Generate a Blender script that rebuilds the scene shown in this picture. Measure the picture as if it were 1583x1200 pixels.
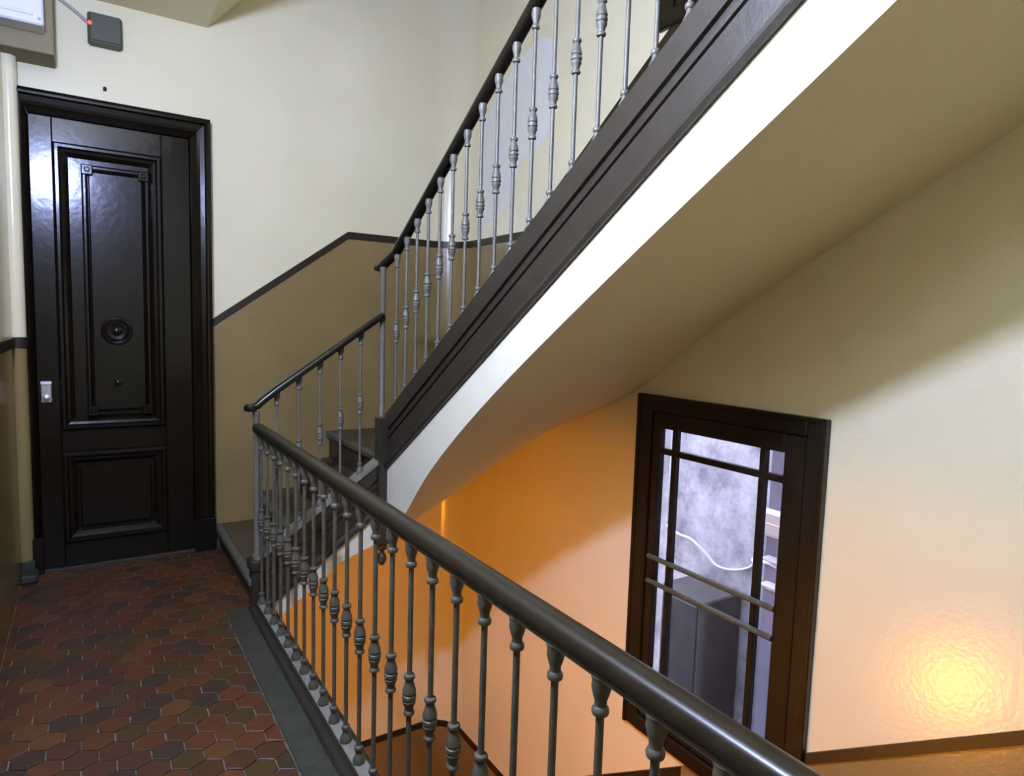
import bpy, math, random
from math import pi, sin, cos
from mathutils import Matrix, Vector, Euler
random.seed(7)
D = bpy.data
for o in list(D.objects): D.objects.remove(o)
scene = bpy.context.scene
COL = scene.collection

# ---------------------------------------------------------------- camera
EYE = 1.55
cd = D.cameras.new('camera'); cam = D.objects.new('camera', cd); COL.objects.link(cam)
base = Matrix(((1, 0, 0), (0, 0, -1), (0, 1, 0)))
rot = (Matrix.Rotation(-.5759308, 3, 'Z') @ Matrix.Rotation(-.0933583, 3, 'X') @ base @ Matrix.Rotation(.0309969, 3, 'Z'))
cam.matrix_world = Matrix.Translation((0, 0, EYE)) @ rot.to_4x4()
cd.sensor_fit = 'HORIZONTAL'; cd.sensor_width = 36; cd.lens = 1015.1 / 1583 * 36
cd.clip_start = .02
scene.camera = cam

# ---------------------------------------------------------------- world (overcast sky seen only down the light shaft)
w = D.worlds.new('sky'); scene.world = w; w.use_nodes = True
bg = w.node_tree.nodes['Background']; bg.inputs[0].default_value = (.68, .69, .92, 1); bg.inputs[1].default_value = 12.0

# ---------------------------------------------------------------- view
vs = scene.view_settings
vs.view_transform = 'Standard'; vs.look = 'None'; vs.exposure = 0.0; vs.gamma = 1; vs.use_curve_mapping = False
COOL_POWER, WARM_POWER = 238, 112
COOL_POS, WARM_POS = (-.225, 1.5, 2.84), (-.23, 2.05, -.95)
COOL_RGB, WARM_RGB = (.89, 1.08, 1.98), (1.0, .35, .012)

# ---------------------------------------------------------------- materials
def mat(name, col, rough=.6, spec=.4, metal=0, noise=None, bump=None, col2=None, emit=None, coat=0):
    m = D.materials.new(name); m.use_nodes = True
    nt = m.node_tree; b = nt.nodes['Principled BSDF']
    b.inputs['Base Color'].default_value = (*col, 1); b.inputs['Roughness'].default_value = rough
    b.inputs['Specular IOR Level'].default_value = spec; b.inputs['Metallic'].default_value = metal
    b.inputs['Coat Weight'].default_value = coat
    if emit:
        b.inputs['Emission Color'].default_value = (*emit[0], 1); b.inputs['Emission Strength'].default_value = emit[1]
    tc = nt.nodes.new('ShaderNodeTexCoord')
    if noise:
        n = nt.nodes.new('ShaderNodeTexNoise'); n.inputs['Scale'].default_value = noise[0]; n.inputs['Detail'].default_value = 6
        n.inputs['Roughness'].default_value = noise[1] if len(noise) > 1 else .6
        nt.links.new(tc.outputs['Object'], n.inputs['Vector'])
        r = nt.nodes.new('ShaderNodeValToRGB'); r.color_ramp.elements[0].position = .35; r.color_ramp.elements[1].position = .65
        r.color_ramp.elements[0].color = (*(col2 or col), 1); r.color_ramp.elements[1].color = (*col, 1)
        nt.links.new(n.outputs['Fac'], r.inputs['Fac']); nt.links.new(r.outputs['Color'], b.inputs['Base Color'])
    if bump:
        n2 = nt.nodes.new('ShaderNodeTexNoise'); n2.inputs['Scale'].default_value = bump[0]; n2.inputs['Detail'].default_value = 4
        nt.links.new(tc.outputs['Object'], n2.inputs['Vector'])
        bp = nt.nodes.new('ShaderNodeBump'); bp.inputs['Strength'].default_value = bump[1]; bp.inputs['Distance'].default_value = .01
        nt.links.new(n2.outputs['Fac'], bp.inputs['Height']); nt.links.new(bp.outputs['Normal'], b.inputs['Normal'])
    return m

M = {}
M['cream'] = mat('cream_gloss_paint', (.74, .67, .42), .21, .5, noise=(2.2, .55), col2=(.71, .64, .395), bump=(52, .09))
M['tan'] = mat('ochre_dado_paint', (.235, .165, .062), .21, .5, noise=(2.5, .55), col2=(.21, .148, .054), bump=(52, .09))
M['plaster'] = mat('matt_soffit_plaster', (.73, .66, .40), .7, .25, noise=(2.2, .55), col2=(.70, .63, .375), bump=(30, .08))
M['band'] = mat('white_string_paint', (.70, .66, .49), .6, .3, noise=(6, .5), col2=(.67, .63, .46))
M['trim'] = mat('dark_brown_line_paint', (.026, .018, .008), .4, .3, noise=(20, .6), col2=(.02, .013, .006))
M['wood'] = mat('dark_varnished_wood', (.014, .010, .005), .30, .35, noise=(9, .7), col2=(.009, .006, .003), bump=(60, .05))
M['door'] = mat('door_varnish', (.009, .0065, .0035), .18, .28, noise=(7, .7), col2=(.006, .004, .002), bump=(24, .06))
M['string'] = mat('stringer_paint', (.030, .024, .016), .33, .45, noise=(14, .7), col2=(.023, .018, .012), bump=(70, .10))
M['rail'] = mat('handrail_wood', (.024, .018, .009), .32, .34, noise=(25, .7), col2=(.016, .012, .006))
M['rail2'] = mat('black_handrail', (.011, .009, .005), .24, .35, noise=(25, .7), col2=(.008, .006, .004))
M['iron'] = mat('grey_iron_paint', (.125, .118, .088), .42, .4, noise=(30, .7), col2=(.085, .08, .06), bump=(90, .06))
M['iron2'] = mat('dark_iron_paint', (.085, .08, .05), .45, .35, noise=(30, .7), col2=(.052, .048, .03), bump=(90, .06))  # darker iron tone for the landing railing and guard rods
M['stone'] = mat('grey_stone', (.046, .046, .029), .6, .25, noise=(12, .7), col2=(.028, .028, .018), bump=(40, .12))
M['tread'] = mat('worn_tread', (.085, .062, .030), .5, .25, noise=(9, .7), col2=(.055, .04, .019), bump=(40, .10))
M['riser'] = mat('dark_riser', (.05, .032, .018), .5, .3, noise=(11, .7), col2=(.036, .022, .012))
M['grout'] = mat('pale_grout', (.20, .175, .115), .8, .2, noise=(9, .7), col2=(.03, .025, .016))
for i, (c1, c2) in enumerate([((.155, .052, .030), (.105, .036, .022)), ((.115, .044, .030), (.08, .032, .022)),
                              ((.075, .045, .040), (.055, .033, .03)), ((.175, .068, .032), (.12, .045, .024)), ((.10, .055, .028), (.07, .04, .02))]):
    M['tile%d' % i] = mat('terracotta_%d' % i, (.62 * c1[0], .62 * c1[1], .36 * c1[2]), .42, .3, noise=(26, .7), col2=(.62 * c2[0], .62 * c2[1], .36 * c2[2]), bump=(60, .10))
M['white'] = mat('white_plastic', (.70, .70, .68), .45, .4)
M['beige'] = mat('olive_painted_board', (.22, .185, .085), .6, .3)
M['grey'] = mat('grey_plastic', (.085, .085, .055), .5, .25)
M['greycable'] = mat('grey_cable', (.38, .36, .32), .6, .3)
M['nosing'] = mat('worn_stone_nosing', (.105, .098, .065), .6, .3, noise=(12, .7), col2=(.07, .066, .044), bump=(40, .12))
M['basebar'] = mat('pale_grey_iron', (.21, .20, .15), .5, .35, noise=(18, .7), col2=(.14, .135, .10))
M['led'] = mat('red_indicator', (.8, .1, .03), .4, .3, emit=((1, .12, .03), 1.3))
M['chrome'] = mat('brushed_steel', (.62, .60, .58), .30, .5, metal=.85)
M['black'] = mat('nail_black', (.008, .007, .006), .6, .3)  # near-black of the nail above the door
M['patch'] = mat('painted_bluish_glare', (.68, .67, .58), .35, .4)  # colour of the glare painted onto the window wall
M['shaftwall'] = mat('stained_render', (.80, .79, .80), .85, .2, noise=(3.2, .75), col2=(.30, .29, .32), bump=(14, .3))
M['shaftgrey'] = mat('lavender_render', (.27, .26, .32), .85, .2, noise=(5, .6), col2=(.23, .22, .28))
M['cabinet'] = mat('green_grey_metal', (.085, .095, .095), .6, .3, noise=(5, .7), col2=(.06, .07, .07))
M['cabside'] = mat('grey_metal', (.115, .115, .105), .6, .2, noise=(5, .7), col2=(.085, .085, .08))
M['wcable'] = mat('white_cable', (.85, .85, .88), .5, .3)
M['dcable'] = mat('dark_cable', (.10, .10, .12), .5, .3)
M['globe'] = mat('opal_glass', (.8, .8, .8), .3, .4)

def glass_mat():
    m = D.materials.new('window_glass'); m.use_nodes = True; nt = m.node_tree
    for n in list(nt.nodes): nt.nodes.remove(n)
    out = nt.nodes.new('ShaderNodeOutputMaterial'); tr = nt.nodes.new('ShaderNodeBsdfTransparent'); gl = nt.nodes.new('ShaderNodeBsdfGlossy')
    tr.inputs[0].default_value = (.93, .94, .95, 1); gl.inputs['Roughness'].default_value = .04
    lf = nt.nodes.new('ShaderNodeLayerWeight'); lf.inputs['Blend'].default_value = .5
    pw_ = nt.nodes.new('ShaderNodeMath'); pw_.operation = 'POWER'; pw_.inputs[1].default_value = 4.5; nt.links.new(lf.outputs['Facing'], pw_.inputs[0])
    lw = nt.nodes.new('ShaderNodeMath'); lw.operation = 'MULTIPLY_ADD'; lw.inputs[1].default_value = .8; lw.inputs[2].default_value = .03; nt.links.new(pw_.outputs[0], lw.inputs[0])
    mx = nt.nodes.new('ShaderNodeMixShader')
    nt.links.new(lw.outputs[0], mx.inputs[0]); nt.links.new(tr.outputs[0], mx.inputs[1]); nt.links.new(gl.outputs[0], mx.inputs[2])
    nt.links.new(mx.outputs[0], out.inputs[0])
    return m
M['glass'] = glass_mat()

# ---------------------------------------------------------------- mesh helpers
class MB:
    def __init__(s): s.v = []; s.f = []; s.m = []; s.sm = []
    def add(s, vs_, fs, mi=0, smooth=False):
        n = len(s.v); s.v += [tuple(p) for p in vs_]
        for f in fs: s.f.append([n + i for i in f]); s.m.append(mi); s.sm.append(smooth)
        return s
    def box(s, a, b, bev=0, mi=0):
        x0, y0, z0 = [min(p) for p in zip(a, b)]; x1, y1, z1 = [max(p) for p in zip(a, b)]
        e = min(bev, (x1 - x0) * .45, (y1 - y0) * .45, (z1 - z0) * .45)
        if e <= 0:
            V = [(x0, y0, z0), (x1, y0, z0), (x1, y1, z0), (x0, y1, z0), (x0, y0, z1), (x1, y0, z1), (x1, y1, z1), (x0, y1, z1)]
            return s.add(V, [(3, 2, 1, 0), (4, 5, 6, 7), (0, 1, 5, 4), (1, 2, 6, 5), (2, 3, 7, 6), (3, 0, 4, 7)], mi)
        # chamfered box
        V = []; idx = {}
        for ix, X in enumerate((x0, x1)):
            for iy, Y in enumerate((y0, y1)):
                for iz, Z in enumerate((z0, z1)):
                    sx, sy, sz = (1 - 2 * ix) * e, (1 - 2 * iy) * e, (1 - 2 * iz) * e
                    idx[ix, iy, iz, 0] = len(V); V.append((X, Y + sy, Z + sz))
                    idx[ix, iy, iz, 1] = len(V); V.append((X + sx, Y, Z + sz))
                    idx[ix, iy, iz, 2] = len(V); V.append((X + sx, Y + sy, Z))
        F = []; I = idx
        for k in (0, 1):
            q = [I[k, 0, 0, 0], I[k, 1, 0, 0], I[k, 1, 1, 0], I[k, 0, 1, 0]]; F.append(q if k else q[::-1])
            q = [I[0, k, 0, 1], I[0, k, 1, 1], I[1, k, 1, 1], I[1, k, 0, 1]]; F.append(q if k else q[::-1])
            q = [I[0, 0, k, 2], I[1, 0, k, 2], I[1, 1, k, 2], I[0, 1, k, 2]]; F.append(q if k else q[::-1])
        for i in (0, 1):
            for j in (0, 1):
                F.append([I[i, j, 0, 0], I[i, j, 1, 0], I[i, j, 1, 1], I[i, j, 0, 1]])
                F.append([I[i, 0, j, 0], I[i, 1, j, 0], I[i, 1, j, 2], I[i, 0, j, 2]])
                F.append([I[0, i, j, 1], I[1, i, j, 1], I[1, i, j, 2], I[0, i, j, 2]])
                for k in (0, 1): F.append([I[i, j, k, 0], I[i, j, k, 1], I[i, j, k, 2]])
        return s.add(V, F, mi)
    def prism(s, poly, axis, a, b, mi=0):
        # poly in the two remaining axes (order x,y,z minus axis), extruded a..b
        def P(u, v_, t):
            l = [u, v_]; l.insert(axis, t); return tuple(l)
        n = len(poly); V = [P(u, v_, a) for u, v_ in poly] + [P(u, v_, b) for u, v_ in poly]
        F = [list(range(n))[::-1], list(range(n, 2 * n))] + [[i, (i + 1) % n, n + (i + 1) % n, n + i] for i in range(n)]
        return s.add(V, F, mi)
    def lathe(s, prof, c=(0, 0, 0), seg=12, mi=0, axis=2):
        V = []; F = []
        for r, z in prof:
            for k in range(seg):
                t = 2 * pi * k / seg; p = [r * cos(t), r * sin(t)]; p.insert(axis, z)
                V.append((p[0] + c[0], p[1] + c[1], p[2] + c[2]))
        for i in range(len(prof) - 1):
            for k in range(seg):
                k2 = (k + 1) % seg; F.append([i * seg + k, i * seg + k2, (i + 1) * seg + k2, (i + 1) * seg + k])
        F.append(list(range(seg))[::-1]); n = (len(prof) - 1) * seg; F.append(list(range(n, n + seg)))
        return s.add(V, F, mi, True)
    def sweep(s, path, prof, up=(0, 0, 1), mi=0, smooth=True):
        # prof: list of (side, up) ; closed section swept along path
        path = [Vector(p) for p in path]; n = len(prof); V = []; F = []
        for i, p in enumerate(path):
            t = (path[min(i + 1, len(path) - 1)] - path[max(i - 1, 0)]).normalized()
            u0 = Vector(up)
            if abs(t.dot(u0)) > .98: u0 = Vector((1, 0, 0))
            sd = t.cross(u0).normalized(); uu = sd.cross(t).normalized()
            for a, b in prof: V.append(tuple(p + sd * a + uu * b))
        for i in range(len(path) - 1):
            for k in range(n):
                k2 = (k + 1) % n; F.append([i * n + k, (i + 1) * n + k, (i + 1) * n + k2, i * n + k2])
        F.append(list(range(n))); F.append(list(range((len(path) - 1) * n, len(path) * n))[::-1])
        return s.add(V, F, mi, smooth)
    def tube(s, path, r, seg=10, mi=0):
        return s.sweep(path, [(r * cos(2 * pi * k / seg), r * sin(2 * pi * k / seg)) for k in range(seg)], mi=mi)
    def mesh(s, name, mats):
        me = D.meshes.new(name); me.from_pydata(s.v, [], s.f)
        for m in (mats if isinstance(mats, (list, tuple)) else [mats]): me.materials.append(M[m] if isinstance(m, str) else m)
        me.polygons.foreach_set('material_index', s.m); me.polygons.foreach_set('use_smooth', s.sm)
        import bmesh
        bm = bmesh.new(); bm.from_mesh(me)
        bmesh.ops.recalc_face_normals(bm, faces=bm.faces[:])
        for e in bm.edges:
            if len(e.link_faces) == 2 and e.calc_face_angle(0) > .7: e.smooth = False
        bm.to_mesh(me); bm.free()
        me.update(); return me
    def build(s, name, mats, parent=None, **k):
        return obj(name, s.mesh(name, mats), parent, **k)

def obj(name, me, parent=None, loc=None, label=None, cat=None, group=None, kind=None):
    o = D.objects.new(name, me); COL.objects.link(o)
    if parent: o.parent = parent
    if loc is not None: o.location = loc
    if label: o['label'] = label
    if cat: o['category'] = cat
    if group: o['group'] = group
    if kind: o['kind'] = kind
    return o
def empty(name, loc=(0, 0, 0), **k):
    return obj(name, None, None, loc, **k)
def lerp(tbl, t):                              # smooth curve through the table
    T = sorted(tbl); n = len(T)
    i = max(0, min(n - 2, sum(1 for p in T if p[0] <= t) - 1))
    def slope(k):
        k0, k1 = max(0, k - 1), min(n - 1, k + 1); return (T[k1][1] - T[k0][1]) / (T[k1][0] - T[k0][0])
    h = T[i + 1][0] - T[i][0]; u = (t - T[i][0]) / h
    if u < 0: return T[i][1] + slope(i) * (t - T[i][0])
    if u > 1: return T[i + 1][1] + slope(i + 1) * (t - T[i + 1][0])
    return ((2 * u ** 3 - 3 * u * u + 1) * T[i][1] + (u ** 3 - 2 * u * u + u) * h * slope(i) + (3 * u * u - 2 * u ** 3) * T[i + 1][1] + (u ** 3 - u * u) * h * slope(i + 1))

# ---------------------------------------------------------------- main dimensions
YD, XW, XL, YN = 4.74, 2.52, -.35, -1.25       # door wall, window wall, left wall, near wall
XR, X2, YR = .755, 1.46, 3.60                 # railing line, inner string of the far flight, inner string of the first steps
ZB, ZT = -3.97, 7.3                           # lower landing, top of the shaft
RC = .25                                      # rounded corner
WY0, WY1, WZ0, WZ1 = 1.506, 2.580, -.640, 1.212   # window outer edges
UZ0 = 3.075                                   # bottom of the window one storey up

# path along the door wall, round the corner, along the window wall
path = [(XL + i * (XW - RC - XL) / 60, YD) for i in range(61)]
path += [(XW - RC + RC * sin(a), YD - RC + RC * cos(a)) for a in [pi / 2 * k / 14 for k in range(1, 15)]]
n0 = len(path)
yy = sorted(set([round(YD - RC - i * .08, 4) for i in range(1, 75) if YD - RC - i * .08 > YN + .02] + [WY0, WY1, YN]), reverse=True)
path += [(XW, y) for y in yy]
def trim_up(p):                                # upper edge line of the dado on our storey
    x, y = p
    if x < XW - RC - .001 and y > YD - .01: return min(2.2, 1.535 + (x - .695) * .722) if x > .69 else 1.40
    return 2.2 if y > 3.76 else 2.2 + (3.76 - y) * .70
def trim_low(p):
    x, y = p
    if x < XW - RC - .001 and y > YD - .01: return min(-1.77, -2.43 + (x - .695) * .722) if x > .69 else -2.57
    return -1.77 if y > 3.73 else -1.77 + (3.73 - y) * .70

def wall_strip(pts, name, cut=(), door=None):
    mb = MB()
    for (p, q) in zip(pts, pts[1:]):
        mid = ((p[0] + q[0]) / 2, (p[1] + q[1]) / 2)
        dz = 1.62 if mid[0] < XW - RC else (1.50 if mid[1] > 3.9 else 1.46)
        zs = [(ZB - .2, ZB - .2), (trim_low(p), trim_low(q)), (trim_up(p) - dz, trim_up(q) - dz), (trim_up(p), trim_up(q)), (ZT, ZT)]
        for k, mi in enumerate((1, 0, 1, 0)):
            pieces = [(zs[k], zs[k + 1])]
            for (t0, t1, a, b) in cut:
                if t0 < mid[1] < t1:
                    new = []
                    for lo, hi in pieces:
                        l1 = (min(lo[0], a), min(lo[1], a)); h1 = (min(hi[0], a), min(hi[1], a)); new.append((l1, h1))
                        l2 = (max(lo[0], b), max(lo[1], b)); h2 = (max(hi[0], b), max(hi[1], b)); new.append((l2, h2))
                    pieces = new
            for lo, hi in pieces:
                if hi[0] - lo[0] < 1e-5 and hi[1] - lo[1] < 1e-5: continue
                mb.add([(p[0], p[1], lo[0]), (q[0], q[1], lo[1]), (q[0], q[1], hi[1]), (p[0], p[1], hi[0])], [(0, 1, 2, 3)], mi, True)
    o = mb.build(name, ['cream', 'tan'], kind='structure')
    return o
wall_far = wall_strip(path[:n0], 'wall_far')
wall_far['label'] = 'cream and ochre plaster wall with the dark door and a rounded corner'
wall_right = wall_strip(path[n0 - 1:], 'wall_right', cut=((WY0 + .02, WY1 - .02, WZ0 + .02, WZ1 - .02), (WY0 + .02, WY1 - .02, UZ0 + .02, UZ0 + 1.8)))
wall_right['label'] = 'cream stairwell wall holding the dark framed window'

def trim_strip(name, pts, fn, label, skip=None, h=.054, d=.010):
    mb = MB(); segs = []
    cur = []
    for i, p in enumerate(pts):
        if skip and skip(p):
            if len(cur) > 1: segs.append(cur)
            cur = []
        else: cur.append(i)
    if len(cur) > 1: segs.append(cur)
    for sg in segs:
        V = []; F = []
        for i in sg:
            p = Vector(pts[i]); a = Vector(pts[max(i - 1, 0)]); b = Vector(pts[min(i + 1, len(pts) - 1)])
            t = (b - a).normalized(); n = Vector((t.y, -t.x))      # into the stairwell
            z = fn(pts[i]); q = p + n * d; r = p - n * .004
            V += [(r.x, r.y, z), (q.x, q.y, z - .003), (q.x, q.y, z - h + .003), (r.x, r.y, z - h)]
        for j in range(len(sg) - 1):
            for k in range(4): F.append([j * 4 + k, j * 4 + (k + 1) % 4, (j + 1) * 4 + (k + 1) % 4, (j + 1) * 4 + k])
        n = (len(sg) - 1) * 4; F += [(0, 1, 2, 3), (n + 3, n + 2, n + 1, n)]
        mb.add(V, F)
    return mb.build(name, 'trim', kind='structure', label=label)
tp = [p for p in path]
tp = sorted([p for p in path[:61]] + [(1.616, YD)]) + path[61:]
up_pts = [(.69, YD)] + [p for p in tp if not (p[1] > YD - .01 and p[0] < .69)]
trim_strip('trim_1', up_pts, trim_up, 'dark line edging the ochre dado up the first flight')
low_pts = [(.69, YD)] + [p for p in tp if not (p[1] > YD - .01 and p[0] < .69)]
trim_strip('trim_2', low_pts, trim_low, 'dark dado line on the wall of the flight below', skip=lambda p: p[0] > XW - .01 and WY0 + .03 < p[1] < WY1 - .03 and trim_low(p) > WZ0)

# left wall, near wall, lower floor, roof of the shaft
mb = MB()
for (a, b, mi) in ((ZB - .2, ZB + 1.4, 1), (ZB + 1.4, 0, 0), (0, 1.40, 1), (1.40, ZT, 0)):
    mb.add([(XL, YN, a), (XL, YD, a), (XL, YD, b), (XL, YN, b)], [(0, 1, 2, 3)], mi)
mb.build('wall_left', ['cream', 'tan'], kind='structure', label='landing wall left of the dark door')
mb = MB().box((XL - .002, YN, 1.345), (XL + .010, 4.615, 1.402), .002); mb.build('trim_3', 'trim', kind='structure', label='dark dado line on the left wall')
MB().add([(XL, YN, ZB - .2), (XW, YN, ZB - .2), (XW, YN, ZT), (XL, YN, ZT)], [(0, 1, 2, 3)]).build('wall_near', 'cream', kind='structure', label='wall behind the viewer')
MB().box((XL, YN, ZB - .2), (XW, YD, ZB)).build('floor_lower', 'tile1', kind='structure', label='floor of the stairwell below')
MB().box((XL, YN, ZT), (XW, YD, ZT + .1)).build('ceiling_upper', 'plaster', kind='structure', label='ceiling at the top of the stairwell')
# slab of the landing above, whose underside is our ceiling, and the underside of the flight that starts there
mb = MB()
mb.add([(XL, YN, 3.375), (.69, YN, 3.375), (.69, YD, 3.375), (XL, YD, 3.375)], [(0, 1, 2, 3)])
mb.add([(.69, YN, 3.375), (.80, YN, 3.50), (.80, YR, 3.50), (.69, YR, 3.375)], [(0, 1, 2, 3)])
mb.add([(.80, YN, 3.50), (.80, YN, 3.97), (.80, YR, 3.97), (.80, YR, 3.50)], [(0, 1, 2, 3)])
mb.add([(XL, YN, 3.97), (.80, YN, 3.97), (.80, YD, 3.97), (XL, YD, 3.97)], [(0, 1, 2, 3)])
mb.add([(.69, YR, 3.375), (1.46, YR, 4.19), (1.46, YD, 4.19), (.69, YD, 3.375)], [(0, 1, 2, 3)])
mb.add([(.69, YR, 3.375), (1.46, YR, 4.19), (1.46, YR, 4.75), (.69, YR, 4.1)], [(0, 1, 2, 3)])
mb.build('ceiling', 'plaster', kind='structure', label='plaster underside of the landing and flight above')

# ---------------------------------------------------------------- landing floor
floor = MB().box((XL, YN, -.21), (XR + .03, YD, -.006)).build('floor', 'grout', kind='structure', label='landing floor of red brown hexagonal clay tiles')
HW = .1048; HR = HW / math.sqrt(3)
def clip(poly, ax, v, sgn):
    out = []
    for i in range(len(poly)):
        a, b = poly[i], poly[(i + 1) % len(poly)]
        ia, ib = sgn * (a[ax] - v) <= 0, sgn * (b[ax] - v) <= 0
        if ia: out.append(a)
        if ia != ib:
            t = (v - a[ax]) / (b[ax] - a[ax]); out.append((a[0] + t * (b[0] - a[0]), a[1] + t * (b[1] - a[1])))
    return out
def tile_geo(mb, poly, cx, cy, h, mi=0):
    n = len(poly)
    ins = []
    for (x, y) in poly:
        dx, dy = cx - x, cy - y; l = math.hypot(dx, dy) or 1; ins.append((x + dx / l * .0025, y + dy / l * .0025))
    V = [(x, y, -.008) for x, y in poly] + [(x, y, h - .0018) for x, y in poly] + [(x, y, h) for x, y in ins]
    F = [[i, (i + 1) % n, n + (i + 1) % n, n + i] for i in range(n)] + [[n + i, n + (i + 1) % n, 2 * n + (i + 1) % n, 2 * n + i] for i in range(n)] + [list(range(2 * n, 3 * n))]
    mb.add(V, F, mi)
hexm = [None] * 5
def hexpoly(cx, cy, g=.0028): return [(cx + (HR - g) * sin(pi / 3 * k), cy + (HR - g) * cos(pi / 3 * k)) for k in range(6)]
cand = []
for r in range(-26, 42):
    cy = 2.422 + r * HR * 1.5
    for i in range(-9, 6):
        cx = .367 + i * HW + (HW / 2 if r % 2 else 0)
        p = hexpoly(cx, cy); full = True
        for ax, v, sg in ((0, .578 if cy < 3.60 else .726, 1), (0, XL + .002, -1), (1, YD - .06, 1), (1, YN + .01, -1)):
            q = clip(p, ax, v, sg)
            if q != p: full = False
            p = q
            if len(p) < 3: break
        if len(p) < 3: continue
        ar = abs(sum(p[k][0] * p[(k + 1) % len(p)][1] - p[(k + 1) % len(p)][0] * p[k][1] for k in range(len(p)))) / 2
        if ar < .0004: continue
        cand.append((cy, cx, p, full))
cand.sort(key=lambda c: (0 if c[0] > 1.85 else 1, c[0] if c[0] > 1.85 else -c[0]))
rest = MB()
for k, (cy, cx, p, full) in enumerate(cand):
    mi = random.choices(range(5), (30, 28, 16, 12, 14))[0]; h = random.uniform(-.0012, .0012)
    if k < 296:
        if full:
            if hexm[mi] is None:
                b_ = MB(); tile_geo(b_, hexpoly(0, 0), 0, 0, 0); hexm[mi] = b_.mesh('tile', 'tile%d' % mi)
            o = obj('tile', hexm[mi], floor, (cx, cy, h)); o.rotation_euler = (random.gauss(0, .006), random.gauss(0, .006), random.gauss(0, .012))
        else:
            b_ = MB(); mx = sum(a for a, _ in p) / len(p); my = sum(a for _, a in p) / len(p); tile_geo(b_, p, mx, my, h)
            b_.build('tile', 'tile%d' % mi, floor)
    else: tile_geo(rest, p, cx, cy, h, mi)
rest.build('tiles_behind', ['tile%d' % i for i in range(5)], floor, kind='stuff')
# stone kerb and dark string along the open edge
MB().box((.583, YN, -.21), (.690, 3.62, .001), .004).build('trim_4', 'stone', kind='structure', label='grey stone kerb between the tiles and the railing')
mb = MB(); sec = [(.692, -.21), (.692, .004), (.700, .012), (.722, .012), (.730, .024), (.800, .024), (.806, .016), (.806, -.21)]
mb.prism(sec, 1, YN, 3.60); mb.build('trim_5', 'string', kind='structure', label='dark painted board carrying the landing railing')

# ---------------------------------------------------------------- door
door = empty('door_1', (.157, YD, 0), kind='structure', label='tall dark brown panelled door with moulded frame')
def dpart(name, mb, m, parent=None, **k):
    me = mb.mesh(name, m); o = obj(name, me, parent or door, **k)
    o.location = (-.157, -YD, 0) if parent is None else (0, 0, 0)
    return o
DL, DR, DT = -.250, .572, 2.662
Yf = YD - .075        # face of the architrave
# architrave: stepped profile mitred as three members
FL, FR, FT = -.312, .692, 2.792
def arch(name, side):
    mb = MB()
    prof = [(0, .0), (0, .075), (.018, .085), (.030, .085), (.036, .062), (.062, .055), (.080, .060), (.090, .050), (.115, .030), (.122, .0)]
    wl = (.062 if side == 'L' else .120) / .122
    prof = [(a * (wl if side != 'T' else .130 / .122), d) for a, d in prof]
    n = len(prof)
    if side == 'T': pts = [[(FL + a * .5, YD - d, FT - a) for a, d in prof], [(FR - a * .92, YD - d, FT - a) for a, d in prof]]
    elif side == 'L': pts = [[(FL + a, YD - d, 0) for a, d in prof], [(FL + a, YD - d, FT - a * 2.1) for a, d in prof]]
    else: pts = [[(FR - a, YD - d, 0) for a, d in prof], [(FR - a, YD - d, FT - a * 1.08) for a, d in prof]]
    V = pts[0] + pts[1]; F = [[i, (i + 1) % n, n + (i + 1) % n, n + i] for i in range(n)] + [list(range(n)), list(range(n, 2 * n))]
    mb.add(V, F); return dpart(name, mb, 'door')
arch('frame_jamb', 'L'); arch('frame_jamb', 'R'); arch('frame_head', 'T')
# plinth blocks
dpart('frame_plinth', MB().box((FL - .004, YD - .095, 0), (FL + .07, YD, .22), .006), 'door')
dpart('frame_plinth', MB().box((FR - .125, YD - .095, 0), (FR + .004, YD, .22), .006), 'door')
YL = YD - .035        # leaf face
leafT = dpart('leaf', MB().box((DL, YL + .012, .012), (DR, YD, DT)), 'door')
def leafbox(name, x0, x1, z0, z1, d=.012, bev=.004): return dpart(name, MB().box((x0, YL - 0 + .012 - d, z0), (x1, YL + .013, z1), bev), 'door')
leafbox('stile', DL, -.140, .012, DT); leafbox('stile', .415, DR, .012, DT)
leafbox('door_rail', -.140, .415, 2.520, DT); leafbox('door_rail', -.140, .415, .715, .855); leafbox('door_rail', -.140, .415, .012, .165)
def moulding(name, x0, x1, z0, z1, prof):
    # picture frame moulding; prof = (inset, proud)
    mb = MB(); n = len(prof); V = []; F = []
    for cx, cz, sx, sz in ((x0, z0, 1, 1), (x1, z0, -1, 1), (x1, z1, -1, -1), (x0, z1, 1, -1)):
        for a, d in prof: V.append((cx + sx * a, YL - d, cz + sz * a))
    for c in range(4):
        for k in range(n): F.append([c * n + k, c * n + (k + 1) % n, ((c + 1) % 4) * n + (k + 1) % n, ((c + 1) % 4) * n + k])
    mb.add(V, F); return dpart(name, mb, 'door')
moulding('panel_moulding', -.140, .415, .850, 2.524, [(0, -.013), (0, .018), (.012, .030), (.026, .030), (.036, .016), (.050, .012), (.062, .000), (.075, -.013)])
moulding('panel_moulding', -.005, .345, .930, 2.420, [(0, -.013), (0, .004), (.010, .012), (.020, .012), (.030, -.002), (.034, -.013)])
dpart('panel', MB().box((.030, YL - .004, .965), (.310, YL + .013, 2.385), .010), 'door')
for (x, z) in ((-.005, 2.36), (.285, 2.36), (-.005, .93), (.285, .93)):
    c = dpart('corner_block', MB().box((x, YL - .022, z), (x + .06, YL + .01, z + .06), .006), 'door')
    dpart('corner_button', MB().box((x + .016, YL - .030, z + .016), (x + .044, YL - .018, z + .044), .006), 'door', c)
moulding('panel_moulding', -.140, .415, .160, .716, [(0, -.013), (0, .020), (.012, .030), (.024, .030), (.034, .016), (.048, .012), (.062, .000), (.075, -.013)])
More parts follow.
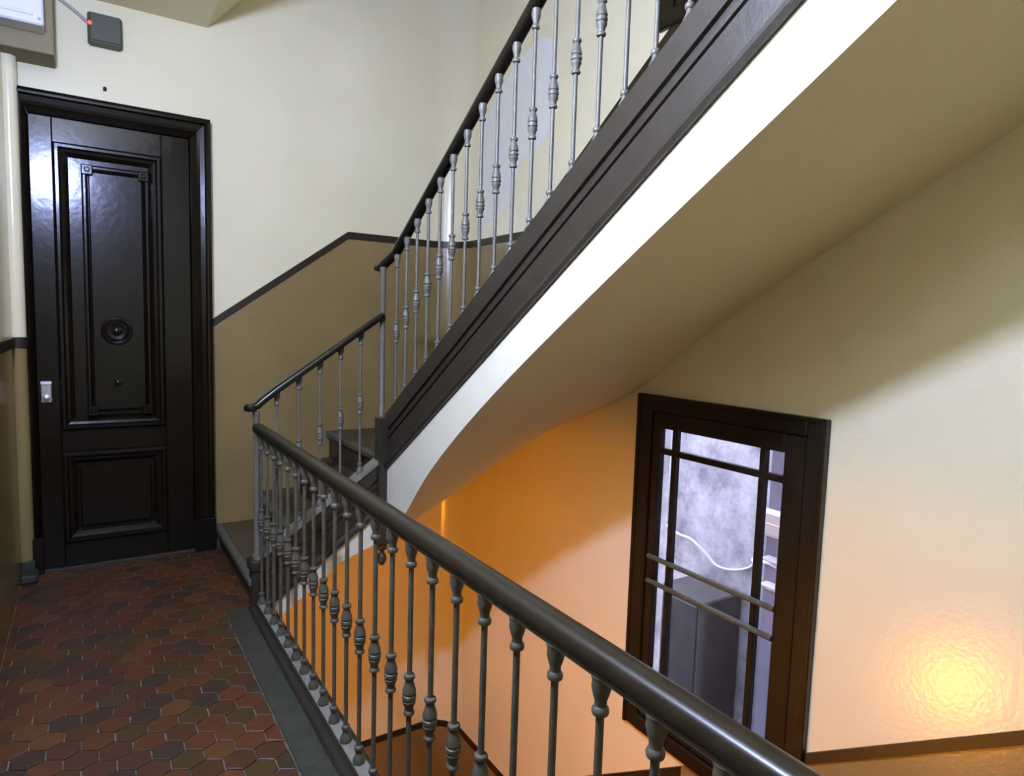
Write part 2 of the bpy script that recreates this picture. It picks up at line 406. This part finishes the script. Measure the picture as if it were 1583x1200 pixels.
dpart('panel', MB().box((-.055, YL - .010, .250), (.330, YL + .013, .625), .022), 'door')
ring = MB(); ring.sweep([(.157 + .074 * cos(t), YL - .008, 1.447 + .074 * sin(t)) for t in [2 * pi * k / 28 for k in range(29)]], [(.011 * cos(a), .011 * sin(a)) for a in [2 * pi * k / 8 for k in range(8)]], up=(0, 1, 0))
dpart('medallion_ring', ring, 'door')
dpart('medallion', MB().lathe([(.062, 0), (.062, -.008), (.05, -.016), (.03, -.013), (.018, -.022), (.001, -.025)], (.157, YL - .002, 1.447), 20, axis=1), 'door')
dpart('keyhole_boss', MB().lathe([(.022, 0), (.022, -.006), (.014, -.013), (.001, -.014)], (.157, YL - .002, 1.13), 14, axis=1), 'door')
lk = dpart('lock_plate', MB().box((-.232, YL - .014, 1.020), (-.180, YL + .006, 1.145), .004), 'chrome', label='pale metal lock')
dpart('lock_cylinder', MB().lathe([(.019, 0), (.019, -.018), (.014, -.022), (.001, -.022)], (-.206, YL - .012, 1.048), 14, axis=1), 'chrome', lk)
dpart('lock_lip', MB().box((-.233, YL - .024, 1.128), (-.179, YL - .01, 1.146), .003), 'white', lk)
dpart('threshold', MB().box((FL + .05, YD - .058, -.01), (FR - .11, YD - .005, .010), .003), 'stone')

# corner pipe casing beside the door, painted like the wall
pc = (-.330, 4.672)
def casing(z0, z1): return MB().lathe([(.043, z0), (.043, z1)], (pc[0], pc[1], 0), 18)
pw = empty('trim_6', (pc[0], pc[1], 0), kind='structure', label='round pipe casing in the corner beside the door')
for nm, z0, z1, m_ in (('casing_top', 1.40, 3.04, 'cream'), ('casing_bottom', .09, 1.346, 'tan')): obj(nm, casing(z0, z1).mesh(nm, m_), pw, (-pc[0], -pc[1], 0))
obj('casing_band', MB().lathe([(.051, 1.344), (.051, 1.404)], (pc[0], pc[1], 0), 18).mesh('casing_band', 'trim'), pw, (-pc[0], -pc[1], 0))
obj('casing_plinth', MB().box((XL, 4.52, 0), (-.270, 4.655, .045), .008).box((XL, 4.62, .04), (-.285, 4.72, .10), .006).mesh('casing_plinth', 'stone'), pw, (-pc[0], -pc[1], 0))

# ---------------------------------------------------------------- window(s)
def make_window(name, dz, label, simple=False):
    w_ = empty(name, (XW, (WY0 + WY1) / 2, WZ0 + dz), kind='structure', label=label)
    off = (-XW, -(WY0 + WY1) / 2, -WZ0)
    def P(nm, mb, m, par=None): return obj(nm, mb.mesh(nm, m), par or w_, off if par is None else (0, 0, 0))
    y0, y1, z0, z1 = WY0, WY1, WZ0, WZ1; a = .085
    xf = XW - .028
    def member(nm, A, B, bev=.008): return P(nm, MB().box(A, B, bev), 'wood')
    # casing proud of the plaster
    member('casing_side', (xf, y0, z0), (XW + .06, y0 + a, z1)); member('casing_side', (xf, y1 - a - .012, z0), (XW + .06, y1, z1))
    member('casing_head', (xf - .001, y0 + a, z1 - .080), (XW + .06, y1 - a, z1)); member('casing_sill', (xf - .004, y0 + a, z0), (XW + .06, y1 - a, z0 + .085))
    P('casing_bead', MB().box((xf - .008, y0 - .004, z0), (XW, y0 + .018, z1 + .004), .004), 'wood')
    P('casing_bead', MB().box((xf - .008, y1 - .018, z0), (XW, y1 + .004, z1 + .004), .004), 'wood')
    P('casing_bead', MB().box((xf - .008, y0 + .018, z1 - .016), (XW, y1 - .018, z1 + .004), .004), 'wood')
    # sash
    gy0, gy1, gz0, gz1 = 1.700, 2.428, -.47, 1.045
    sx0, sx1 = XW - .012, XW + .035
    sash = [((y0 + a + .004), gy0, z0 + .085, z1 - .08), (gy1, y1 - a - .014, z0 + .085, z1 - .08)]
    for s0, s1, q0, q1 in sash: P('sash_stile', MB().box((sx0, s0, q0), (sx1, s1, q1), .006), 'wood')
    P('sash_rail', MB().box((sx0, gy0, gz1), (sx1, gy1, z1 - .08), .006), 'wood'); P('sash_rail', MB().box((sx0, gy0, z0 + .085), (sx1, gy1, gz0), .006), 'wood')
    my = [1.808, 2.331]; mz = [.925]; bw = .016
    for m0 in my: P('glazing_bar', MB().box((sx0 + .004, m0 - bw, gz0 - .002), (sx1 - .006, m0 + bw, gz1 + .002), .005), 'wood')
    ycols = [(gy0, my[0] - bw), (my[0] + bw, my[1] - bw), (my[1] + bw, gy1)]
    for c0, c1 in ycols: P('glazing_bar', MB().box((sx0 + .006, c0 - .002, mz[0] - bw), (sx1 - .008, c1 + .002, mz[0] + bw), .005), 'wood')
    for c0, c1 in ycols:
        for q0, q1 in ((gz0, mz[0] - bw), (mz[0] + bw, gz1)):
            P('pane', MB().box((XW + .014, c0 - .003, q0 - .003), (XW + .018, c1 + .003, q1 + .003)), 'glass')
    for zr_ in (.352, .218):
        P('guard_rod', MB().tube([(XW - .022, gy0 - .012, zr_), (XW - .022, gy1 + .03, zr_)], .0135), 'iron2')
    # reveal through the wall to the light shaft
    rx = XW + .10
    P('reveal', MB().box((XW + .036, y0 - .02, z0), (rx, y0 + .09, z1)).box((XW + .036, 2.452, z0), (rx, y1 + .02, z1))
      .box((XW + .036, y0 + .09, z1 - .06), (rx, 2.452, z1)).box((XW + .036, y0 + .09, z0), (rx, 2.452, z0 + .10)), 'shaftwall')
    return w_
make_window('window_1', 0, 'dark framed window with narrow margin panes looking into a light shaft')
make_window('window_2', UZ0 - WZ0, 'dark framed window one storey up, its corner showing behind the upper balusters')

# outer skin of the window wall towards the light shaft
ox = XW + .10
mb = MB()
for (y0, y1, z0, z1) in ((-1, WY0, ZB, ZT), (WY1, 6, ZB, ZT), (WY0, WY1, ZB, WZ0), (WY0, WY1, WZ1, UZ0), (WY0, WY1, UZ0 + WZ1 - WZ0, ZT)):
    mb.box((ox - .02, y0, z0), (ox, y1, z1))
mb.build('wall_outside', 'shaftwall', kind='structure', label='outer face of the window wall in the light shaft')
MB().box((3.95, -1.2, ZB), (4.15, 7.2, 2.6)).build('wall_shaft', 'shaftwall', kind='structure', label='stained pale wall across the light shaft')
MB().box((3.46, -1.2, ZB), (3.95, 2.42, 2.6)).build('wall_pier', 'shaftgrey', kind='structure', label='lavender grey projecting wall at the right of the light shaft')
MB().box((ox, -1.2, -2.6), (4.1, 7.2, -2.5)).build('floor_shaft', 'stone', kind='structure', label='floor of the light shaft')

# ---------------------------------------------------------------- staircase
def zt(y): return .993 + .648 * (3.639 - y)           # top of the far flight's string
def zta(x): return .252 + .70 * (x - .738)            # top of the first steps' string
stair = empty('staircase', (XR, YR, 0), label='dark stringed staircase turning the corner and climbing past the window', cat='staircase')
def sp(name, mb, m, parent=None, **k): return obj(name, mb.mesh(name, m), parent or stair, (-XR, -YR, 0) if parent is None else (0, 0, 0), **k)
# first steps: nosings at x
noses = [.700, .952, 1.204, 1.457]; tz = [.150, .348, .546, .745]
for k in range(4):
    x0 = noses[k]; x1 = (noses[k + 1] + .03) if k < 3 else XW; z = tz[k]; zp = tz[k - 1] if k else 0
    if k < 3: t = sp('tread', MB().box((x0 + .045, YR + .01, z - .04), (x1, YD, z), .003), 'tread')
    else: t = sp('corner_landing', MB().prism([(x0 + .045, YR + .01), (X2 + .06, YR + .01), (XW, 3.86), (XW, YD), (x0 + .045, YD)], 2, z - .045, z), 'tread')
    sp('nosing', MB().box((x0, YR + .01, z - .045), (x0 + .05, YD, z + .001), .010), 'nosing', t)
    sp('riser', MB().box((x0 + .028, YR + .01, zp - .01), (x0 + .05, YD, z - .03)), 'riser')
# far flight
NR = 14; RUN = .283; RISE = (3.25 - .745) / NR
def nose_line(k, back=0):
    yi = 3.60 - RUN * k; return yi - back, yi + .27 * max(0, 1 - k / 8) - back
for k in range(NR):
    z = .745 + RISE * (k + 1); a0, a1 = nose_line(k); xi = X2 + .06
    c0, c1 = nose_line(k + 1, -.0) if k < NR - 1 else (YN, YN)
    t = sp('tread', MB().prism([(xi, a0 - .045), (xi, c0 - .03 * (k < NR - 1)), (XW, c1 - .03 * (k < NR - 1)), (XW, a1 - .045)], 2, z - .04, z), 'tread')
    sp('nosing', MB().prism([(xi, a0), (xi, a0 - .05), (XW, a1 - .05), (XW, a1)], 2, z - .04, z + .001), 'nosing', t)
    sp('riser', MB().prism([(xi, a0 - .028), (xi, a0 - .05), (XW, a1 - .05), (XW, a1 - .028)], 2, z - RISE - .005, z - .03), 'riser')
# strings (moulded boards)
SP = [(.0, .0), (.0, .105), (-.014, .110), (-.014, .132), (-.002, .137), (-.002, .158), (-.012, .162), (-.012, .168), (-.004, .172), (-.004, .290), (.004, .294), (.016, .304), (.018, .322), (.010, .340), (-.06, .340), (-.07, .0)]
def string_b(ya, yb):
    n = len(SP); V = []
    for y in (ya, yb):
        for d, h in SP: V.append((X2 - d, y, zt(y) - h))
    F = [[i, (i + 1) % n, n + (i + 1) % n, n + i] for i in range(n)] + [list(range(n)), list(range(n, 2 * n))]
    return MB().add(V, F)
sp('stringer', string_b(3.60, YN + .2), 'string', label='long dark moulded stringer of the upper flight')
def string_a(xa, xb):
    n = len(SP); V = []
    for x in (xa, xb):
        for d, h in SP: V.append((x, YR - d, zta(x) - h * .915))
    F = [[i, (i + 1) % n, n + (i + 1) % n, n + i] for i in range(n)] + [list(range(n)), list(range(n, 2 * n))]
    return MB().add(V, F)
sa = sp('stringer', string_a(.735, 1.46), 'string', label='short dark stringer of the first steps')
sp('stringer_cap', MB().sweep([(.735, YR + .034, zta(.735) + .004), (1.45, YR + .034, zta(1.45) + .004)], [(-.044, -.01), (.044, -.01), (.044, .010), (-.044, .010)], smooth=False), 'basebar', sa)
sp('stringer_end', MB().box((.700, YR - .03, .20), (.775, YR + .075, .262), .010).box((.712, YR - .02, -.10), (.765, YR + .07, .205), .004), 'string', sa)
# drop newel at the turn
sp('newel_drop', MB().box((1.415, 3.575, .235), (1.492, 3.66, 1.000), .008), 'string')
sp('newel_pendant', MB().lathe([(.001, .098), (.012, .102), (.027, .125), (.030, .145), (.024, .165), (.013, .180), (.013, .188), (.030, .200), (.034, .215), (.030, .235)], (1.455, 3.617, 0), 16), 'string')
# plaster band and soffit
BI = [(-1.05, 3.36), (0, 2.775), (.8, 2.268), (1.51, 1.832), (2.0, 1.523), (2.4, 1.258), (2.754, 1.002), (3.05, .757), (3.308, .493), (3.48, .32), (3.60, .26)]
BO = [(-1.05, 3.40), (0, 2.80), (.941, 2.245), (1.287, 2.052), (1.801, 1.767), (2.2, 1.52), (2.625, 1.226), (3.0, 1.06), (3.344, .93), (3.8, .72), (4.25, .50), (4.49, .39)]
ysamp = [YN + .2 + i * (3.60 - YN - .2) / 80 for i in range(81)]
mb = MB(); V = []; F = []
for y in ysamp: V += [(X2 + .006, y, zt(y) - .33), (X2 + .006, y, lerp(BI, y))]
for i in range(80): F.append([2 * i, 2 * i + 1, 2 * i + 3, 2 * i + 2])
mb.add(V, F, 0, True)
bandA = [(.735, -.17), (.929, -.037), (1.124, .105), (1.222, .170), (1.378, .228), (1.46, .26)]
V = []; F = []; xs = [.735 + i * (1.46 - .735) / 20 for i in range(21)]
for x in xs: V += [(x, YR + .006, zta(x) - .30), (x, YR + .006, lerp(bandA, x))]
for i in range(20): F.append([2 * i, 2 * i + 1, 2 * i + 3, 2 * i + 2])
mb.add(V, F, 0, True)
sp('string_plaster', mb, 'band', label='white plaster band under the stringers')
mb = MB(); NS = 10
inner = []; outer = []
for y in ysamp: inner.append((X2 + .006, y, lerp(BI, y))); outer.append((XW + .01, y, lerp(BO, y)))
for k in range(1, 12):                                    # fan round the corner landing
    yk = 3.60 + (YD - RC - 3.60) * k / 11; inner.append((X2 + .006, 3.604, .26)); outer.append((XW + .01, yk, lerp(BO, yk)))
cz = [(0, .39), (.5, .27), (1, .16)]
for k in range(1, 11):
    a = pi / 2 * k / 10; inner.append((X2 + .006, 3.604, .26)); outer.append((XW - RC + (RC + .01) * cos(a), YD - RC + (RC + .01) * sin(a), lerp(cz, k / 10)))
for k in range(1, 9):
    x = XW - RC + (1.46 - XW + RC) * k / 8; inner.append((X2 + .006, 3.604, .26)); outer.append((x, YD + .01, .16 - .16 * k / 8))
for k in range(1, 11):
    x = 1.46 - (1.46 - .735) * k / 10; inner.append((x, YR + .006, lerp(bandA, x))); outer.append((x, YD + .01, 0 - .30 * k / 10))
V = []; F = []
for a, b in zip(inner, outer):
    for j in range(NS + 1):
        t = j / NS; V.append(tuple(a[i] + (b[i] - a[i]) * t for i in range(3)))
for i in range(len(inner) - 1):
    for j in range(NS):
        q = i * (NS + 1) + j; F.append([q, q + 1, q + NS + 2, q + NS + 1])
mb.add(V, F, 0, True)
sp('soffit', mb, 'plaster', label='smooth plaster underside of the flight')

# ---------------------------------------------------------------- balusters and railings
KN = [(.0085, -.062), (.0155, -.060), (.017, -.055), (.0155, -.050), (.0125, -.047), (.0135, -.036), (.0185, -.026), (.0195, -.020), (.0165, -.0165), (.0165, -.0145), (.0205, -.011), (.0205, -.002), (.0165, .001), (.0165, .003),
      (.0200, .007), (.0190, .017), (.0150, .030), (.0120, .040), (.0120, .045), (.0160, .049), (.0170, .054), (.0155, .059), (.0085, .062)]
BS = [(.0175, -.022), (.0175, -.002), (.0200, 0), (.0205, .008), (.0195, .018), (.0150, .028), (.0115, .034), (.0110, .046), (.0150, .050), (.0160, .056), (.0145, .062), (.0085, .066)]
CP = [(.0085, -.075), (.0150, -.072), (.0165, -.066), (.0150, -.060), (.0115, -.056), (.0115, -.046), (.0150, -.036), (.0185, -.022), (.0175, -.010), (.0200, .0)]
fit = {m_: (MB().lathe(BS, seg=14).mesh('base_knob', m_), MB().lathe(KN, seg=14).mesh('knuckle', m_), MB().lathe(CP, seg=14).mesh('capital', m_)) for m_ in ('iron', 'iron2')}
rods = {}
def baluster(parent, x, y, z0, z1, zk=None, m_='iron'):
    L = round(z1 - z0, 3); m_bs, m_kn, m_cp = fit[m_]
    if (L, m_) not in rods: rods[L, m_] = MB().lathe([(.0078, .0), (.0078, L)], seg=10).mesh('baluster', m_)
    pl = Vector((x, y, z0)) - parent.location
    b = obj('baluster', rods[L, m_], parent, pl)
    obj('base_knob', m_bs, b); obj('knuckle', m_kn, b, (0, 0, (zk - z0) if zk else L * .5)); obj('capital', m_cp, b, (0, 0, L))
def d_prof(wd, ht, n=14):
    p = []
    for k in range(n):
        t = 2 * pi * k / n; s_ = sin(t); c_ = cos(t)
        p.append((wd / 2 * math.copysign(abs(c_) ** .75, c_), ht / 2 * math.copysign(abs(s_) ** .75, s_)))
    return p
# landing railing
lr = empty('landing_railing', (XR, 3.6, .024), label='iron baluster railing with dark handrail along the tiled landing', cat='railing')
def lp(nm, mb, m): return obj(nm, mb.mesh(nm, m), lr, (-XR, -3.6, -.024))
ZR = .972
lp('handrail', MB().sweep([(XR - .008, 3.606, ZR + .004)] + [(XR, 3.54 - i * .1, ZR) for i in range(45)], d_prof(.056, .050)), 'rail')
lp('rail_bar', MB().box((XR - .016, -.9, ZR - .036), (XR + .016, 3.59, ZR - .022), .002), 'iron2')
for k in range(33): baluster(lr, XR, 3.560 - .136 * k, .029, ZR - .034, .487, 'iron2')
lp('base_bar', MB().box((XR - .020, YN + .3, .022), (XR + .030, 3.59, .030), .002), 'basebar')
# stair railing
sr = empty('stair_railing', (.738, YR, .25), label='iron baluster railing with dark handrail climbing beside the stairs', cat='railing')
def qp(nm, mb, m): return obj(nm, mb.mesh(nm, m), sr, (-.738, -YR, -.25))
qp('newel_post', MB().lathe([(.020, .245), (.020, .27), (.0155, .28), (.0155, 1.02), (.019, 1.03), (.019, 1.062)], (.742, 3.612, 0), 14), 'iron')
PB = (1.448, 3.632)
qp('newel_post', MB().lathe([(.022, .985), (.022, 1.01), (.0165, 1.02), (.0165, 1.845), (.020, 1.855), (.020, 1.868)], (PB[0], PB[1], 0), 14), 'iron')
def zra(x): return 1.087 + .705 * (x - .722)
qp('handrail', MB().sweep([(.690, 3.605, 1.084), (.700, 3.605, 1.084), (.715, 3.605, 1.084), (.745, 3.605, 1.092), (.79, 3.605, zra(.785))] + [(.79 + i * .065, 3.605, zra(.79 + i * .065)) for i in range(1, 11)], d_prof(.046, .038)), 'rail2')
qp('rail_scroll', MB().lathe([(.012, 1.062), (.030, 1.068), (.034, 1.082), (.030, 1.096), (.012, 1.102)], (.712, 3.607, 0), 16), 'rail2')
for k in range(5):
    x = .852 + k * .1165; baluster(sr, x, YR + .034, zta(x) + .012, zra(x) - .016)
def zrb(y): return 1.960 + .632 * (3.524 - y)
qp('handrail', MB().sweep([(PB[0] - .004, 3.700, 1.868), (PB[0], 3.675, 1.869), (PB[0] + .002, 3.645, 1.876), (X2, 3.60, zrb(3.60) - .012)] + [(X2 + .030, 3.55 - i * .15, zrb(3.55 - i * .15)) for i in range(30)], d_prof(.058, .044)), 'rail2')
for k in range(33):
    y = 3.533 - k * .1325; baluster(sr, X2 + .032, y, zt(y) - .002, zrb(y) - .018)

# ---------------------------------------------------------------- small things on the walls
eb = empty('electric_box', (-.2, YD, 3.05), label='white electric box on an olive board in the top left corner', cat='electric box')
def ep(nm, mb, m, par=None): return obj(nm, mb.mesh(nm, m), par or eb, (.2, -YD, -3.05) if par is None else (0, 0, 0))
ep('backing_board', MB().box((XL, 4.50, 2.94), (-.110, YD, 3.34), .004), 'beige')
cv = ep('cover', MB().box((XL + .002, 4.36, 3.035), (-.148, 4.50, 3.335), .008), 'white')
ep('cover_lip', MB().box((XL + .004, 4.352, 3.075), (-.19, 4.362, 3.088), .003), 'white', cv)
ep('cover_screw', MB().lathe([(.008, 0), (.008, -.004), (.001, -.005)], (-.165, 4.361, 3.065), 10, axis=1), 'greycable', cv)
wb = empty('sensor_box', (.13, YD, 3.11), label='small dark grey wall box with a red light above the door', cat='wall box')
def wp(nm, mb, m, **k): return obj(nm, mb.mesh(nm, m), wb, (-.13, -YD, -3.11), **k)
wp('housing', MB().box((.048, YD - .055, 3.110), (.222, YD, 3.288), .012), 'grey')
wp('housing_lid', MB().box((.060, YD - .064, 3.128), (.216, YD - .05, 3.282), .006), 'grey')
wp('indicator_light', MB().lathe([(.011, 0), (.011, -.006), (.006, -.010), (.001, -.011)], (.060, YD - .062, 3.218), 12, axis=1), 'led', label='glowing red indicator')
MB().tube([(-.115, YD - .012, 3.345), (-.06, YD - .012, 3.315), (0, YD - .012, 3.275), (.052, YD - .012, 3.235)], .009).build('wall_cable', 'greycable', label='grey cable running from the white box to the grey sensor box', cat='cable')
mb = MB().lathe([(.004, 0), (.004, -.022), (.010, -.024), (.010, -.028), (.001, -.030)], (.127, YD, 2.877), 10, axis=1); mb.box((.119, YD - .003, 2.868), (.135, YD, 2.880), .001)
mb.build('wall_hook', 'black', label='tiny dark nail in the wall above the door', cat='nail')
# lamp glare on the window wall, put in as a bluish-white patch of colour
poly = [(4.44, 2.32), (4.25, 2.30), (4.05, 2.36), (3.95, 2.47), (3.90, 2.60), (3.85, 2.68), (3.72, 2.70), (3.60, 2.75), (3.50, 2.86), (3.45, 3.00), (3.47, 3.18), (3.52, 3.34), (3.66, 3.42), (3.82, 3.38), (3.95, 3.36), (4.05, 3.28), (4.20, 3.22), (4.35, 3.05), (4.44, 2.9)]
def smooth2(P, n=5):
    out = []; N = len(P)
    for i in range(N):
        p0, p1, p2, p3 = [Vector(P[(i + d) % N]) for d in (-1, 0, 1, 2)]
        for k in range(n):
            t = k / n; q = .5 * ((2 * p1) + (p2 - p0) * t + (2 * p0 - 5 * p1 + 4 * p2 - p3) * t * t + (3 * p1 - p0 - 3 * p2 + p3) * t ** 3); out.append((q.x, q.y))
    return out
obj('glare_patch', MB().prism(smooth2(poly), 0, XW - .0015, XW + .002).mesh('glare_patch', 'patch'), wall_right)

# things in the light shaft
cb = empty('metal_cabinet', (3.7, 3.3, -.4), label='grey metal cabinet outside the window', cat='cabinet')
def cp(nm, mb, m, par=None): return obj(nm, mb.mesh(nm, m), par or cb, (-3.7, -3.3, .4) if par is None else (0, 0, 0))
cp('body', MB().box((3.50, 2.93, -2.5), (3.945, 3.36, -.32), .01), 'cabside')
cp('cabinet_door', MB().box((3.48, 2.95, -2.3), (3.50, 3.34, -.34), .004), 'cabinet')
pts = [(3.93, 3.75, .00), (3.93, 3.55, -.055), (3.93, 3.42, -.06), (3.93, 3.28, -.12), (3.93, 3.15, -.19), (3.93, 2.98, -.165), (3.93, 2.85, -.09)]
pts += [(3.80, 2.75, .02), (3.60, 2.60, .08), (3.45, 2.40, .165), (3.44, 2.30, .155)]
def smooth(pts, n=6):
    out = []
    for i in range(len(pts) - 1):
        p0, p1, p2, p3 = [Vector(pts[max(0, min(len(pts) - 1, i + d))]) for d in (-1, 0, 1, 2)]
        for k in range(n):
            t = k / n; out.append(.5 * ((2 * p1) + (p2 - p0) * t + (2 * p0 - 5 * p1 + 4 * p2 - p3) * t * t + (3 * p1 - p0 - 3 * p2 + p3) * t ** 3))
    return out + [Vector(pts[-1])]
MB().tube(smooth(pts), .010, 8).build('hanging_cable', 'wcable', label='white cable sagging across the stained wall outside the window', cat='cable')
bx = empty('meter_box', (3.46, 2.36, .35), label='pale box fixed to the grey wall outside the window', cat='meter box')
obj('housing', MB().box((3.36, 2.22, .36), (3.46, 2.43, .50), .006).mesh('housing', 'white'), bx, (-3.46, -2.36, -.35))
obj('cover', MB().box((3.352, 2.23, .375), (3.362, 2.41, .44), .003).mesh('cover', 'white'), bx, (-3.46, -2.36, -.35))
for zz, nm in ((.20, 'below the pale box'), (.04, 'lowest on the grey wall')):
    b_ = MB().box((3.38, 2.20, zz), (3.46, 2.40, zz + .012), .003).box((3.448, 2.20, zz - .04), (3.46, 2.40, zz), .003)
    b_.build('wall_bracket', 'white', label='thin white metal bracket ' + nm + ' outside the window', cat='bracket', group='brackets in the light shaft')

# ---------------------------------------------------------------- lamps on the left wall
def wall_lamp(pos, power, rgb, label):
    x, y, z = pos
    r = empty('wall_lamp', (XL, y, z), label=label, cat='lamp')
    obj('backplate', MB().lathe([(.07, 0), (.07, .012), (.055, .018), (.02, .02)], seg=20, axis=0).mesh('backplate', 'chrome'), r)
    obj('lamp_holder', MB().lathe([(.018, .015), (.018, .045), (.024, .05), (.024, .06)], seg=14, axis=0).mesh('lamp_holder', 'white'), r)
    l = D.lights.new('bulb', 'POINT'); l.energy = power; l.color = rgb; l.shadow_soft_size = .085
    o = D.objects.new('bulb', l); COL.objects.link(o); o.parent = r; o.location = (x - XL, 0, 0)
wall_lamp(COOL_POS, COOL_POWER, COOL_RGB, 'cool white wall lamp on the landing wall')
wall_lamp(WARM_POS, WARM_POWER, WARM_RGB, 'warm orange wall lamp on the floor below')
